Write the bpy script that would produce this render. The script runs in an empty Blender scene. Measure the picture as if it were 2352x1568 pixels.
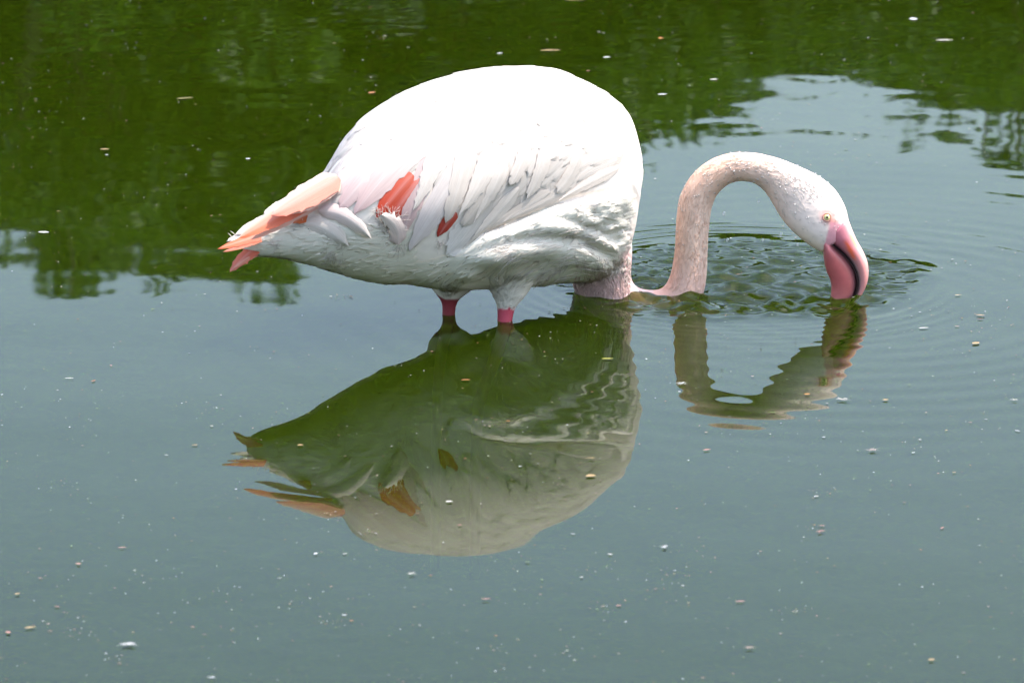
import bpy, bmesh, math, random
import numpy as np
from mathutils import Vector
from mathutils.bvhtree import BVHTree

S = bpy.context.scene
COL = S.collection
R = math.radians
rng = np.random.default_rng(7)
random.seed(7)

# ------------------------------------------------------------------ camera
CAM_H, PITCH, FOC, W, Hh = 1.5, R(15.03), 9000.0, 2352.0, 1568.0
cam_d = bpy.data.cameras.new('camera')
cam = bpy.data.objects.new('camera', cam_d)
COL.objects.link(cam)
cam.location = (0, 0, CAM_H)
cam.rotation_euler = (math.pi / 2 - PITCH, 0, 0)
cam_d.sensor_width = 36
cam_d.lens = 36 * FOC / W
cam_d.clip_start, cam_d.clip_end = 0.1, 2000
cam_d.dof.use_dof = True
cam_d.dof.focus_distance = 5.95
cam_d.dof.aperture_fstop = 11
S.camera = cam

# ------------------------------------------------------------------ sky, sun, exposure
SUN_EL, SUN_AZ = R(66), R(91)          # azimuth measured clockwise from +Y (view direction)
world = bpy.data.worlds.new('World')
S.world = world
world.use_nodes = True
nt = world.node_tree
bgn = nt.nodes['Background']
sky = nt.nodes.new('ShaderNodeTexSky')
sky.sky_type = 'NISHITA'
sky.sun_disc = False
sky.sun_elevation = SUN_EL
sky.sun_rotation = SUN_AZ
sky.air_density, sky.dust_density, sky.ozone_density = 1.38, 3.0, 1.1
nt.links.new(sky.outputs[0], bgn.inputs[0])
bgn.inputs[1].default_value = 0.15
sun_d = bpy.data.lights.new('sun', 'SUN')
sun_d.energy, sun_d.angle, sun_d.color = 2.55, R(0.5), (1.0, 0.945, 0.86)
sun = bpy.data.objects.new('sun', sun_d)
COL.objects.link(sun)
to_sun = Vector((math.sin(SUN_AZ) * math.cos(SUN_EL), math.cos(SUN_AZ) * math.cos(SUN_EL), math.sin(SUN_EL)))
sun.rotation_euler = to_sun.to_track_quat('Z', 'Y').to_euler()
sun.location = (3, -2, 8)
S.view_settings.view_transform = 'Standard'
S.view_settings.look = 'None'
S.view_settings.exposure = 1.6
S.view_settings.gamma = 1
S.render.engine = 'CYCLES'
S.cycles.max_bounces = 8
S.cycles.transparent_max_bounces = 16
S.cycles.caustics_reflective = False
S.cycles.caustics_refractive = False

# ------------------------------------------------------------------ helpers
CP, SP = math.cos(PITCH), math.sin(PITCH)

def ray(x, y):
    u, v = (x - W / 2) / FOC, (Hh / 2 - y) / FOC
    return np.array([u, CP + v * SP, -SP + v * CP])

def at(x, y, Y):
    """point of the vertical plane y = Y seen at measure (x, y) of the photograph"""
    d = ray(x, y)
    t = Y / d[1]
    return np.array([d[0] * t, Y, CAM_H + d[2] * t])

def on_water(x, y, z=0.0):
    d = ray(x, y)
    t = (z - CAM_H) / d[2]
    return np.array([d[0] * t, d[1] * t, z])

def proj(P):
    """world points -> photograph measure"""
    P = np.asarray(P, float)
    q = P - np.array([0, 0, CAM_H])
    f = q[:, 1] * CP - q[:, 2] * SP
    v = q[:, 1] * SP + q[:, 2] * CP
    return np.stack([W / 2 + FOC * q[:, 0] / f, Hh / 2 - FOC * v / f], 1)

def sstep(a, b, x):
    t = np.clip((x - a) / (b - a), 0, 1)
    return t * t * (3 - 2 * t)

def node_mat(name):
    m = bpy.data.materials.new(name)
    m.use_nodes = True
    m.node_tree.nodes.clear()
    N = m.node_tree.nodes
    L = m.node_tree.links
    out = N.new('ShaderNodeOutputMaterial')
    return m, N, L, out

def mesh_obj(name, V, F, mat=None, parent=None, smooth=True, col=None, uv=None):
    me = bpy.data.meshes.new(name)
    me.from_pydata([tuple(map(float, v)) for v in V], [], F)
    if smooth:
        me.polygons.foreach_set('use_smooth', [True] * len(me.polygons))
    if col is not None:
        a = me.color_attributes.new('Col', 'FLOAT_COLOR', 'POINT')
        c = np.ones((len(V), 4), np.float32)
        c[:, :3] = np.asarray(col, np.float32)
        a.data.foreach_set('color', c.ravel())
    if uv is not None:
        a = me.attributes.new('fuv', 'FLOAT_VECTOR', 'POINT')
        a.data.foreach_set('vector', np.asarray(uv, np.float32).ravel())
    if mat:
        me.materials.append(mat)
    me.update()
    o = bpy.data.objects.new(name, me)
    COL.objects.link(o)
    if parent is not None:
        o.parent = parent
    return o

def tag(o, label=None, cat=None, group=None, kind=None):
    if label: o['label'] = label
    if cat: o['category'] = cat
    if group: o['group'] = group
    if kind: o['kind'] = kind
    return o

def principled(name, col, rough=0.6, spec=0.4, attr=False, bump=None, **kw):
    m, N, L, out = node_mat(name)
    b = N.new('ShaderNodeBsdfPrincipled')
    b.inputs['Base Color'].default_value = (*col, 1)
    b.inputs['Roughness'].default_value = rough
    b.inputs['Specular IOR Level'].default_value = spec
    for k, v in kw.items():
        b.inputs[k.replace('_', ' ')].default_value = v
    L.new(b.outputs[0], out.inputs[0])
    if attr:
        a = N.new('ShaderNodeVertexColor'); a.layer_name = 'Col'
        n = N.new('ShaderNodeTexNoise'); n.inputs['Scale'].default_value = 90
        tc = N.new('ShaderNodeTexCoord'); L.new(tc.outputs['Object'], n.inputs['Vector'])
        mr = N.new('ShaderNodeMapRange')
        mr.inputs['From Min'].default_value, mr.inputs['From Max'].default_value = 0.3, 0.7
        mr.inputs['To Min'].default_value, mr.inputs['To Max'].default_value = 0.94, 1.04
        L.new(n.outputs['Fac'], mr.inputs['Value'])
        mx = N.new('ShaderNodeMix'); mx.data_type = 'RGBA'; mx.blend_type = 'MULTIPLY'
        mx.inputs['Factor'].default_value = 1
        L.new(a.outputs['Color'], mx.inputs['A']); L.new(mr.outputs[0], mx.inputs['B'])
        L.new(mx.outputs['Result'], b.inputs['Base Color'])
    if bump:
        sc, st, dist = bump
        n = N.new('ShaderNodeTexNoise'); n.inputs['Scale'].default_value = sc
        n.inputs['Detail'].default_value = 5
        tc = N.new('ShaderNodeTexCoord'); L.new(tc.outputs['Object'], n.inputs['Vector'])
        bm = N.new('ShaderNodeBump'); bm.inputs['Strength'].default_value = st
        bm.inputs['Distance'].default_value = dist
        L.new(n.outputs['Fac'], bm.inputs['Height']); L.new(bm.outputs[0], b.inputs['Normal'])
    return m

# ------------------------------------------------------------------ materials
def feather_mat():
    m, N, L, out = node_mat('plumage')
    a = N.new('ShaderNodeVertexColor'); a.layer_name = 'Col'
    at_ = N.new('ShaderNodeAttribute'); at_.attribute_name = 'fuv'
    mp = N.new('ShaderNodeMapping'); mp.inputs['Scale'].default_value = (1.0, 14, 1)
    L.new(at_.outputs['Vector'], mp.inputs['Vector'])
    n = N.new('ShaderNodeTexNoise'); n.inputs['Scale'].default_value = 1.0; n.inputs['Detail'].default_value = 4
    n.inputs['Roughness'].default_value = 0.65
    L.new(mp.outputs[0], n.inputs['Vector'])
    mr = N.new('ShaderNodeMapRange')
    mr.inputs['From Min'].default_value, mr.inputs['From Max'].default_value = 0.3, 0.7
    mr.inputs['To Min'].default_value, mr.inputs['To Max'].default_value = 0.86, 1.05
    L.new(n.outputs['Fac'], mr.inputs['Value'])
    mx = N.new('ShaderNodeMix'); mx.data_type = 'RGBA'; mx.blend_type = 'MULTIPLY'; mx.inputs['Factor'].default_value = 1
    L.new(a.outputs['Color'], mx.inputs['A']); L.new(mr.outputs[0], mx.inputs['B'])
    bm = N.new('ShaderNodeBump'); bm.inputs['Strength'].default_value = 0.45; bm.inputs['Distance'].default_value = 0.0012
    L.new(n.outputs['Fac'], bm.inputs['Height'])
    p = N.new('ShaderNodeBsdfPrincipled'); p.inputs['Roughness'].default_value = 0.55
    p.inputs['Specular IOR Level'].default_value = 0.25
    L.new(mx.outputs['Result'], p.inputs['Base Color']); L.new(bm.outputs[0], p.inputs['Normal'])
    t = N.new('ShaderNodeBsdfTranslucent'); L.new(mx.outputs['Result'], t.inputs['Color']); L.new(bm.outputs[0], t.inputs['Normal'])
    ms = N.new('ShaderNodeMixShader'); ms.inputs[0].default_value = 0.22
    L.new(p.outputs[0], ms.inputs[1]); L.new(t.outputs[0], ms.inputs[2]); L.new(ms.outputs[0], out.inputs[0])
    return m

M_FEATHER = feather_mat()
M_BODY = principled('bird_skin_plumage', (.8, .75, .73), 0.6, 0.3, attr=True, bump=(260, 0.5, 0.0004))
M_BILL = principled('bill_horn', (.6, .2, .22), 0.28, 0.5, attr=True, bump=(300, 0.15, 0.0006))
M_BLACK = principled('bill_black', (.012, .011, .012), 0.4, 0.5, bump=(400, 0.2, 0.0005))
M_IRIS = principled('iris_yellow', (.62, .56, .25), 0.12, 0.6)
M_PUPIL = principled('pupil_black', (.006, .006, .006), 0.08, 0.6)
M_LID = principled('eyelid_skin', (.55, .25, .2), 0.5, 0.4)

def drop_mat():
    m, N, L, out = node_mat('water_drop')
    t = N.new('ShaderNodeBsdfTransparent'); t.inputs[0].default_value = (1, 1, 1, 1)
    g = N.new('ShaderNodeBsdfGlossy'); g.inputs['Roughness'].default_value = 0.22
    lw = N.new('ShaderNodeLayerWeight'); lw.inputs['Blend'].default_value = 0.5
    f = N.new('ShaderNodeMath'); f.operation = 'POWER'; f.inputs[1].default_value = 3.0
    L.new(lw.outputs['Facing'], f.inputs[0])
    ms = N.new('ShaderNodeMixShader')
    f2 = N.new('ShaderNodeMath'); f2.operation = 'MULTIPLY_ADD'; f2.inputs[1].default_value = .4; f2.inputs[2].default_value = .22
    L.new(f.outputs[0], f2.inputs[0])
    L.new(f2.outputs[0], ms.inputs[0]); L.new(t.outputs[0], ms.inputs[1]); L.new(g.outputs[0], ms.inputs[2])
    L.new(ms.outputs[0], out.inputs[0])
    return m
M_DROP = drop_mat()

def water_mat():
    m, N, L, out = node_mat('pond_water')
    geo = N.new('ShaderNodeNewGeometry')
    n = N.new('ShaderNodeTexNoise'); n.inputs['Scale'].default_value = 1.3; n.inputs['Detail'].default_value = 3
    L.new(geo.outputs['Position'], n.inputs['Vector'])
    cr = N.new('ShaderNodeMix'); cr.data_type = 'RGBA'
    cr.inputs['A'].default_value = (0.0150, 0.0270, 0.0009, 1)
    cr.inputs['B'].default_value = (0.0185, 0.0320, 0.0011, 1)
    L.new(n.outputs['Fac'], cr.inputs['Factor'])
    sss = N.new('ShaderNodeSubsurfaceScattering'); sss.falloff = 'BURLEY'
    sss.inputs['Scale'].default_value = 0.8
    sss.inputs['Radius'].default_value = (0.8, 1.0, 0.5)
    L.new(cr.outputs['Result'], sss.inputs['Color'])
    tr = N.new('ShaderNodeBsdfTransparent'); tr.inputs[0].default_value = (.9, .88, .74, 1)
    body = N.new('ShaderNodeMixShader'); body.inputs[0].default_value = 0.40
    L.new(sss.outputs[0], body.inputs[1]); L.new(tr.outputs[0], body.inputs[2])
    gl = N.new('ShaderNodeBsdfGlossy'); gl.inputs['Roughness'].default_value = 0.02
    fr = N.new('ShaderNodeFresnel'); fr.inputs['IOR'].default_value = 1.333
    ms = N.new('ShaderNodeMixShader')
    L.new(fr.outputs[0], ms.inputs[0]); L.new(body.outputs[0], ms.inputs[1]); L.new(gl.outputs[0], ms.inputs[2])
    L.new(ms.outputs[0], out.inputs['Surface'])
    va = N.new('ShaderNodeVolumeAbsorption'); va.inputs['Color'].default_value = (0.70, 0.64, 0.45, 1)
    va.inputs['Density'].default_value = 28
    L.new(va.outputs[0], out.inputs['Volume'])
    return m
M_WATER = water_mat()

def leaf_mat(name, c1, c2, trans=0.35):
    m, N, L, out = node_mat(name)
    geo = N.new('ShaderNodeNewGeometry')
    cr = N.new('ShaderNodeMix'); cr.data_type = 'RGBA'
    cr.inputs['A'].default_value = (*c1, 1); cr.inputs['B'].default_value = (*c2, 1)
    L.new(geo.outputs['Random Per Island'], cr.inputs['Factor'])
    d = N.new('ShaderNodeBsdfPrincipled'); d.inputs['Roughness'].default_value = 0.5; d.inputs['Specular IOR Level'].default_value = 0.3
    t = N.new('ShaderNodeBsdfTranslucent')
    L.new(cr.outputs['Result'], d.inputs['Base Color']); L.new(cr.outputs['Result'], t.inputs['Color'])
    ms = N.new('ShaderNodeMixShader'); ms.inputs[0].default_value = trans
    L.new(d.outputs[0], ms.inputs[1]); L.new(t.outputs[0], ms.inputs[2]); L.new(ms.outputs[0], out.inputs[0])
    return m

# ------------------------------------------------------------------ ground with the pond hollow
def tensor(name, xs, ys, hf, mat, flip=False):
    X, Y = np.meshgrid(xs, ys, indexing='ij')
    Z = hf(X, Y)
    nx, ny = len(xs), len(ys)
    V = np.stack([X, Y, Z], -1).reshape(-1, 3).astype(np.float32)
    I = np.arange(nx * ny).reshape(nx, ny)
    F = np.stack([I[:-1, :-1], I[1:, :-1], I[1:, 1:], I[:-1, 1:]], -1).reshape(-1, 4)
    me = bpy.data.meshes.new(name)
    me.vertices.add(len(V)); me.vertices.foreach_set('co', V.ravel())
    me.loops.add(F.size); me.loops.foreach_set('vertex_index', F.ravel().astype(np.int32))
    me.polygons.add(len(F))
    me.polygons.foreach_set('loop_start', np.arange(0, F.size, 4, dtype=np.int32))
    me.polygons.foreach_set('loop_total', np.full(len(F), 4, np.int32))
    me.polygons.foreach_set('use_smooth', np.ones(len(F), bool))
    me.update(calc_edges=True)
    me.materials.append(mat)
    o = bpy.data.objects.new(name, me)
    COL.objects.link(o)
    return o

def ground_h(X, Y):
    wob = 0.5 * np.sin(X * 0.5) + 0.3 * np.sin(X * 1.3 + 1)
    d = np.minimum(np.minimum(X + 26, 26 - X), np.minimum(Y - 2.0, 23 + wob - Y))
    return -0.45 + 0.8 * sstep(-1.2, 1.2, -d + 0.0) + 0.05 * np.sin(X * 0.9) * np.cos(Y * 0.7) * (d < 0)
gx = np.concatenate([[-700, -300, -120, -60, -40], np.arange(-32, 32.1, 0.5), [40, 60, 120, 300, 700]])
gy = np.concatenate([[-500, -200, -80, -30, -10, -4], np.arange(-1, 30, 0.4), [35, 45, 60, 100, 200, 400, 900]])
M_GROUND = principled('bank_grass', (.06, .09, .025), 0.9, 0.1, bump=(6, 0.6, 0.05))
ground = tag(tensor('ground', gx, gy, ground_h, M_GROUND), kind='structure')

# ------------------------------------------------------------------ water with its ripples
PN = on_water(1590, 680)            # where the neck rises from the water
PB = on_water(1945, 694)            # where the bill enters
PC = on_water(1700, 638)            # middle of the stirred-up patch
PL = on_water(1160, 737); PL2 = on_water(1030, 728)
waves_lo = [(rng.uniform(0.14, 0.85), rng.normal(0.25, 0.7), rng.uniform(0, 6.28)) for _ in range(26)]
waves_mid = [(rng.uniform(0.05, 0.12), rng.normal(0, 1.1), rng.uniform(0, 6.28)) for _ in range(30)]
waves_hi = [(rng.uniform(0.016, 0.07), rng.normal(0, .8), rng.uniform(0, 6.28)) for _ in range(60)]

def sines(X, Y, ws, slope):
    h = np.zeros_like(X)
    for lam, th, ph in ws:
        k = 2 * math.pi / lam
        h += (1.0 / k) * np.cos(k * (X * math.sin(th) + Y * math.cos(th)) + ph)
    return h * slope * math.sqrt(2.0 / len(ws))

def water_h(X, Y):
    inb = sstep(1.9, 1.3, np.abs(X)) * sstep(3.7, 4.2, Y) * sstep(10.2, 9.2, Y)
    h = sines(X, Y, waves_lo, 0.0026) * (1.0 - 0.45 * sstep(6.2, 8.5, Y))
    h += sines(X, Y, waves_mid, 0.0035) * (0.2 + 0.45 * sstep(6.4, 8.2, Y))
    def rings(c, r0, r1, lam0, lam1, slope, ph=0.0, nearfade=0.03):
        r = np.hypot(X - c[0], Y - c[1])
        # wavelength grows outwards
        t = np.clip((r - r0) / (r1 - r0), 0, 1)
        k = 2 * math.pi / (lam0 + (lam1 - lam0) * t)
        phase = 2 * math.pi * r1 / (lam1 - lam0 + 1e-6) * 0
        kk0, kk1 = 2 * math.pi / lam0, 2 * math.pi / lam1
        ph_ = kk0 * (r - r0) + 0.5 * (kk1 - kk0) * (r1 - r0) * t * t
        ang = np.arctan2(Y - c[1], X - c[0])
        mod = 0.75 + 0.25 * np.sin(ang * 3 + r * 9 + ph)
        env = sstep(r0 - nearfade, r0 + nearfade, r) * sstep(r1, r0 + 0.2 * (r1 - r0), r)
        return slope / k * np.cos(ph_ + ph) * env * mod
    h += rings(PC, 0.27, 0.50, 0.022, 0.035, 0.030)
    h += rings(PB, 0.18, 1.25, 0.05, 0.085, 0.012, 1.0)
    h += rings(PN, 0.30, 1.05, 0.06, 0.085, 0.0065, 2.0)
    h += rings(PL, 0.05, 0.40, 0.05, 0.07, 0.0035, 0.4)
    h += rings(PL2, 0.05, 0.40, 0.05, 0.07, 0.003, 1.4)
    # broad rim of the stirred patch and the chop in it
    r = np.hypot(X - PC[0], (Y - PC[1]) * 1.0)
    ang = np.arctan2(Y - PC[1], X - PC[0])
    edge = 0.265 + 0.02 * np.sin(ang * 2 + 1) + 0.012 * np.sin(ang * 5)
    ins = sstep(edge + 0.03, edge - 0.05, r)
    rb = np.hypot(X - PB[0], Y - PB[1]); rn = np.hypot(X - PN[0], Y - PN[1])
    chop = 0.25 + 0.75 * np.maximum(np.exp(-(rb / 0.17) ** 2), np.exp(-(rn / 0.17) ** 2)) + 0.25 * np.sin(X * 17) * np.sin(Y * 11)
    h += sines(X, Y, waves_hi, 0.50) * ins * np.clip(chop, 0.35, 1)
    h += 0.0022 * np.exp(-((r - edge) / 0.024) ** 2) * (.45 + .35 * np.sin(ang * 4 + 2) + .2 * np.sin(ang * 9))
    # swirl against the neck
    for c, a in ((PN, 0.0012), (PB, 0.0015), (on_water(1400, 684), 0.0008)):
        rr = np.hypot(X - c[0], Y - c[1])
        h += a * np.exp(-(rr / 0.07) ** 2) * np.cos(rr * 110)
    return h * inb

def ticks(segs):
    out = []
    for a, b, st in segs:
        out.append(np.arange(a, b - st * 0.3, st))
    out.append([segs[-1][1]])
    return np.concatenate(out)
wx = ticks([(-30, -2.1, 1.4), (-2.1, -0.12, 0.0085), (-0.12, 0.68, 0.0036), (0.68, 2.1, 0.0085), (2.1, 30, 1.4)])
wy = ticks([(0.4, 3.6, 0.4), (3.6, 5.45, 0.009), (5.45, 6.35, 0.0038), (6.35, 10.3, 0.012), (10.3, 25, 0.8)])
water = tag(tensor('water', wx, wy, water_h, M_WATER), kind='structure')

# ------------------------------------------------------------------ trees on the far bank (seen mirrored in the pond)
SKY_L = [(-900, 560), (-300, 600), (0, 548), (60, 545), (110, 575), (150, 640), (200, 622), (270, 592), (330, 588), (400, 640), (440, 606),
         (500, 632), (545, 672), (600, 650), (650, 640), (700, 600), (760, 560), (900, 480), (1100, 420), (1300, 380),
         (1475, 345), (1560, 312), (1620, 305), (1700, 262), (1760, 222), (1870, 192), (1940, 200), (2000, 215), (2060, 245),
         (2130, 272), (2280, 285), (2352, 302), (2700, 380), (3300, 430)]
sx, sy = np.array(SKY_L, float).T
sy = sy - np.where(sx < 800, 4, 24)

def mirror_at(x, y, Y):
    d = ray(x, y); t = Y / d[1]
    return np.array([d[0] * t, Y, -CAM_H - d[2] * t])

M_LEAF = [leaf_mat('leaf_mid', (.024, .062, .005), (.070, .150, .011), .45),
          leaf_mat('leaf_dark', (.014, .036, .005), (.040, .092, .009), .45),
          leaf_mat('leaf_yellowish', (.036, .082, .005), (.090, .175, .012), .45)]
M_BUSH_SHADE = leaf_mat('leaf_bush_and_shade', (.010, .024, .005), (.024, .048, .008), .2)
M_BARK = principled('bark', (.11, .085, .06), 0.9, 0.1, bump=(30, 0.8, 0.02))

def leaf_cloud(clumps, n_per, size):
    V, F = [], []
    for (c, r) in clumps:
        n = int(n_per * (r / 0.4) ** 2)
        d = rng.normal(size=(n, 3)); d /= np.linalg.norm(d, axis=1)[:, None]
        rad = r * rng.uniform(0.45, 1.0, n) ** 0.6
        p = np.array(c) + d * rad[:, None] * np.array([1.1, 1.0, 0.85])
        for q, dd in zip(p, d):
            a = rng.normal(size=3) * 0.7 + dd * np.array([1, 1, 0.2]) + np.array([0, 0, -0.5]); a /= np.linalg.norm(a)
            b = np.cross(a, rng.normal(size=3)); b /= np.linalg.norm(b)
            l = size * rng.uniform(0.7, 1.3); w = l * 0.3
            i = len(V)
            V += [q, q + a * l * .5 + b * w, q + a * l, q + a * l * .5 - b * w]
            F.append((i, i + 1, i + 2, i + 3))
    return V, F

def tube(path, radii, ns=8, cap=True):
    V, F = [], []
    path = np.asarray(path, float)
    T = np.gradient(path, axis=0)
    for i, (p, r) in enumerate(zip(path, radii)):
        t = T[i] / (np.linalg.norm(T[i]) + 1e-9)
        ref = np.array([0, 1.0, 0]) if abs(t[1]) < 0.9 else np.array([1.0, 0, 0])
        a = np.cross(t, ref); a /= np.linalg.norm(a); b = np.cross(t, a)
        for k in range(ns):
            an = 2 * math.pi * k / ns
            V.append(p + r * (math.cos(an) * a + math.sin(an) * b))
    for i in range(len(path) - 1):
        for k in range(ns):
            k2 = (k + 1) % ns
            F.append((i * ns + k, i * ns + k2, (i + 1) * ns + k2, (i + 1) * ns + k))
    if cap:
        F.append(tuple(range(ns - 1, -1, -1)))
        F.append(tuple(range((len(path) - 1) * ns, len(path) * ns)))
    return V, F

def merge(parts):
    V, F = [], []
    for v, f in parts:
        o = len(V); V += list(v); F += [tuple(i + o for i in q) for q in f]
    return V, F

TREES = [  # measure range in the mirror, distance, leaf kind, leaf size, label
    (-900, 60, 25.6, 1, .10, 'dark leafy tree at the far left end of the pond bank'),
    (0, 330, 24.6, 0, .09, 'green tree mirrored at the left edge with one drooping spray'),
    (300, 780, 25.4, 2, .09, 'bright green tree mirrored behind the tail with long hanging twigs'),
    (700, 1320, 26.4, 1, .10, 'dark dense tree mirrored behind the back of the flamingo'),
    (1180, 1720, 25.0, 0, .09, 'green tree mirrored between the back and the neck of the flamingo'),
    (1640, 2080, 26.8, 1, .09, 'low dark tree mirrored under the dip in the skyline'),
    (2000, 2480, 25.2, 0, .09, 'green tree mirrored above the head with a stray branch at the right edge'),
    (2400, 3300, 26.0, 2, .10, 'pale green tree at the far right end of the pond bank'),
]
for (xa, xb, Y, kind, ls, lab) in TREES:
    clumps = []
    xm = 0.5 * (xa + xb)
    base = np.array([mirror_at(xm, 400, Y)[0], Y, 0.30])
    nc = int(26 + (xb - xa) / 9)
    tips = []
    for i in range(nc):
        x = rng.uniform(xa, xb)
        Yc_ = Y + rng.normal(0, 0.7)
        top = mirror_at(x, np.interp(x, sx, sy), Yc_)
        r = rng.uniform(0.24, 0.5)
        if i < nc * 0.5:
            z = top[2] - r * 0.86 - abs(rng.normal(0, 0.12))
        else:
            z = rng.uniform(0.9, max(1.3, top[2] - 0.8))
        clumps.append(((top[0], Yc_, z), r))
    for x in np.arange(xa, xb, 26):
        x = x + rng.normal(0, 5)
        Yt = Y + rng.normal(0, .35); top = mirror_at(x, np.interp(x, sx, sy), Yt); r = rng.uniform(.2, .3)
        clumps.append(((top[0], Yt, top[2] - r - rng.uniform(.02, .18)), r))
    # fine skyline sprays
    for i in range(int((xb - xa) / 14)):
        x = rng.uniform(xa, xb)
        top = mirror_at(x, np.interp(x, sx, sy), Y)
        r = rng.uniform(0.09, 0.17)
        clumps.append(((top[0], Y + rng.normal(0, 0.3), top[2] - r * 0.7), r))
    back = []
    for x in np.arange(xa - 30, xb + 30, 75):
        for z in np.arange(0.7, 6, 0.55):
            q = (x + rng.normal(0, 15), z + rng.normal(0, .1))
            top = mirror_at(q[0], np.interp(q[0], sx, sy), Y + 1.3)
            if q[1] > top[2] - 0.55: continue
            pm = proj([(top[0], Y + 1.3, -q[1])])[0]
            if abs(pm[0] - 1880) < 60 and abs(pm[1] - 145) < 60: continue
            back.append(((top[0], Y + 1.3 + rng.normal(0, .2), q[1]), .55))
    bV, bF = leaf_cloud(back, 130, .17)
    if xa == 2000:
        for (x, y, r) in ((2330, 372, .13), (2300, 376, .09), (2350, 345, .14), (2275, 372, .06), (2352, 392, .08), (2104, 301, .05), (2265, 335, .06), (2300, 330, .07)):
            p = mirror_at(x, y, Y); clumps.append(((p[0], Y, p[2]), r))
        # twig that carries them
    if xa == 0:
        for (x, y, r) in ((140, 585, .14), (150, 605, .13), (172, 622, .10), (200, 600, .14), (215, 610, .1), (235, 590, .12)):
            p = mirror_at(x, y, Y); clumps.append(((p[0], Y, p[2]), r))
    V, F = leaf_cloud(clumps, 330, ls)
    F = F + [tuple(i + len(V) for i in q) for q in bF]; V = V + bV
    root = bpy.data.objects.new('tree', None); COL.objects.link(root); root.location = base
    tag(root, lab, 'tree', 'trees along the far bank of the pond')
    V = np.array(V) - base
    cr = mesh_obj('crown', V, F, M_LEAF[kind], root, smooth=False)
    cr.data.materials.append(M_BUSH_SHADE)  # back leaves take a darker green: crown shade put into the colour
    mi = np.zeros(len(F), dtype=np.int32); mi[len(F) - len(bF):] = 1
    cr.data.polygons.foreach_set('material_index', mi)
    parts = []
    h = np.median([c[0][2] for c in clumps])
    parts.append(tube([(0, 0, -0.7), (0.04, 0, 0.5), (-0.05, 0.05, h * .6), (0.02, 0, h)], [0.17, 0.13, 0.09, 0.04]))
    for c, r in clumps[::2]:
        e = np.array(c) - base
        z0 = min(e[2] * 0.55, h * 0.9)
        s0 = np.array([0, 0, max(z0, 0.3)])
        mid = (s0 + e) / 2 + np.array([0, 0, -0.12])
        parts.append(tube([s0, mid, e], [0.045, 0.028, 0.010], 5))
    tv, tf = merge(parts)
    mesh_obj('trunk', tv, tf, M_BARK, root)

# low bushes under the trees close the view of the bank
for i, xb in enumerate(np.linspace(-7.5, 7.5, 9)):
    base = np.array([xb + rng.normal(0, .2), 23.9 + rng.normal(0, .25), 0.2])
    cl = [((rng.normal(0, .55), rng.normal(0, .3), rng.uniform(0.2, 2.3)), rng.uniform(.35, .6)) for _ in range(10)]
    V, F = leaf_cloud(cl, 170, .12)
    o = mesh_obj('bush', V, F, M_BUSH_SHADE, None, smooth=False)
    o.location = base
    tag(o, 'dark green bush standing at the water line below the bank trees', 'bush', 'bushes along the far bank')

# ------------------------------------------------------------------ the flamingo
def Yc(x):     # depth of the bird's middle plane; the tail is nearer than the breast
    return np.interp(x, [440, 505, 1400, 1480], [5.508, 5.533, 5.877, 5.897])
XW = np.array([at(x, 500, Yc(x))[0] for x in np.arange(420, 1600, 20)])
YW = np.array([Yc(x) for x in np.arange(420, 1600, 20)])
def mid_y(X):
    return np.interp(X, XW, YW)

OUT = [  # x, top, bottom, half depth (m)
    (566, 556, 577, .012), (590, 532, 581, .026), (620, 508, 584, .040), (660, 474, 590, .055), (700, 444, 601, .072), (740, 410, 614, .090),
    (760, 376, 620, .099), (790, 325, 630, .110), (830, 279, 642, .122), (880, 244, 652, .132), (940, 212, 650, .142),
    (1000, 190, 664, .149), (1060, 172, 668, .153), (1130, 162, 664, .156), (1180, 160, 664, .157), (1225, 158, 660, .157),
    (1275, 163, 652, .155), (1320, 181, 650, .150), (1350, 196, 648, .145), (1395, 219, 632, .132), (1430, 249, 600, .113),
    (1448, 271, 570, .098), (1460, 298, 520, .078), (1469, 330, 460, .052), (1475, 360, 405, .022)]
OUT = np.array(OUT, float)
xs = np.concatenate([np.arange(566, 1430, 7), np.arange(1430, 1476, 3)])
def smooth_interp(x, xp, fp):
    base = np.interp(x, xp, fp)
    for _ in range(4):
        b = base.copy(); b[1:-1] = 0.25 * base[:-2] + 0.5 * base[1:-1] + 0.25 * base[2:]; base = b
    return base
tops, bots, wds = (smooth_interp(xs, OUT[:, 0], OUT[:, i]) for i in (1, 2, 3))
NS = 56
V, F = [], []
for x, yt, yb, w in zip(xs, tops, bots, wds):
    Y = Yc(x)
    zt, zb = at(x, yt, Y)[2], at(x, yb, Y)[2]
    ho = 0.5 * (zt - zb)
    w = min(w, ho * 2.2)
    h = math.sqrt(max(ho * ho - (w * 0.2586) ** 2, (ho * 0.5) ** 2))
    c = at(x, 0.5 * (yt + yb), Y)
    for k in range(NS):
        a = 2 * math.pi * k / NS
        ca, sa = math.cos(a), math.sin(a)
        # a little fuller than an ellipse in the flanks
        e = 0.92
        V.append((c[0], Y + w * math.copysign(abs(ca) ** e, ca), c[2] + h * math.copysign(abs(sa) ** e, sa)))
n = len(xs)
for i in range(n - 1):
    for k in range(NS):
        k2 = (k + 1) % NS
        F.append((i * NS + k, (i + 1) * NS + k, (i + 1) * NS + k2, i * NS + k2))
F.append(tuple(range(NS))); F.append(tuple(range((n - 1) * NS + NS - 1, (n - 1) * NS - 1, -1)))
parts = [(V, F)]

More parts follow.
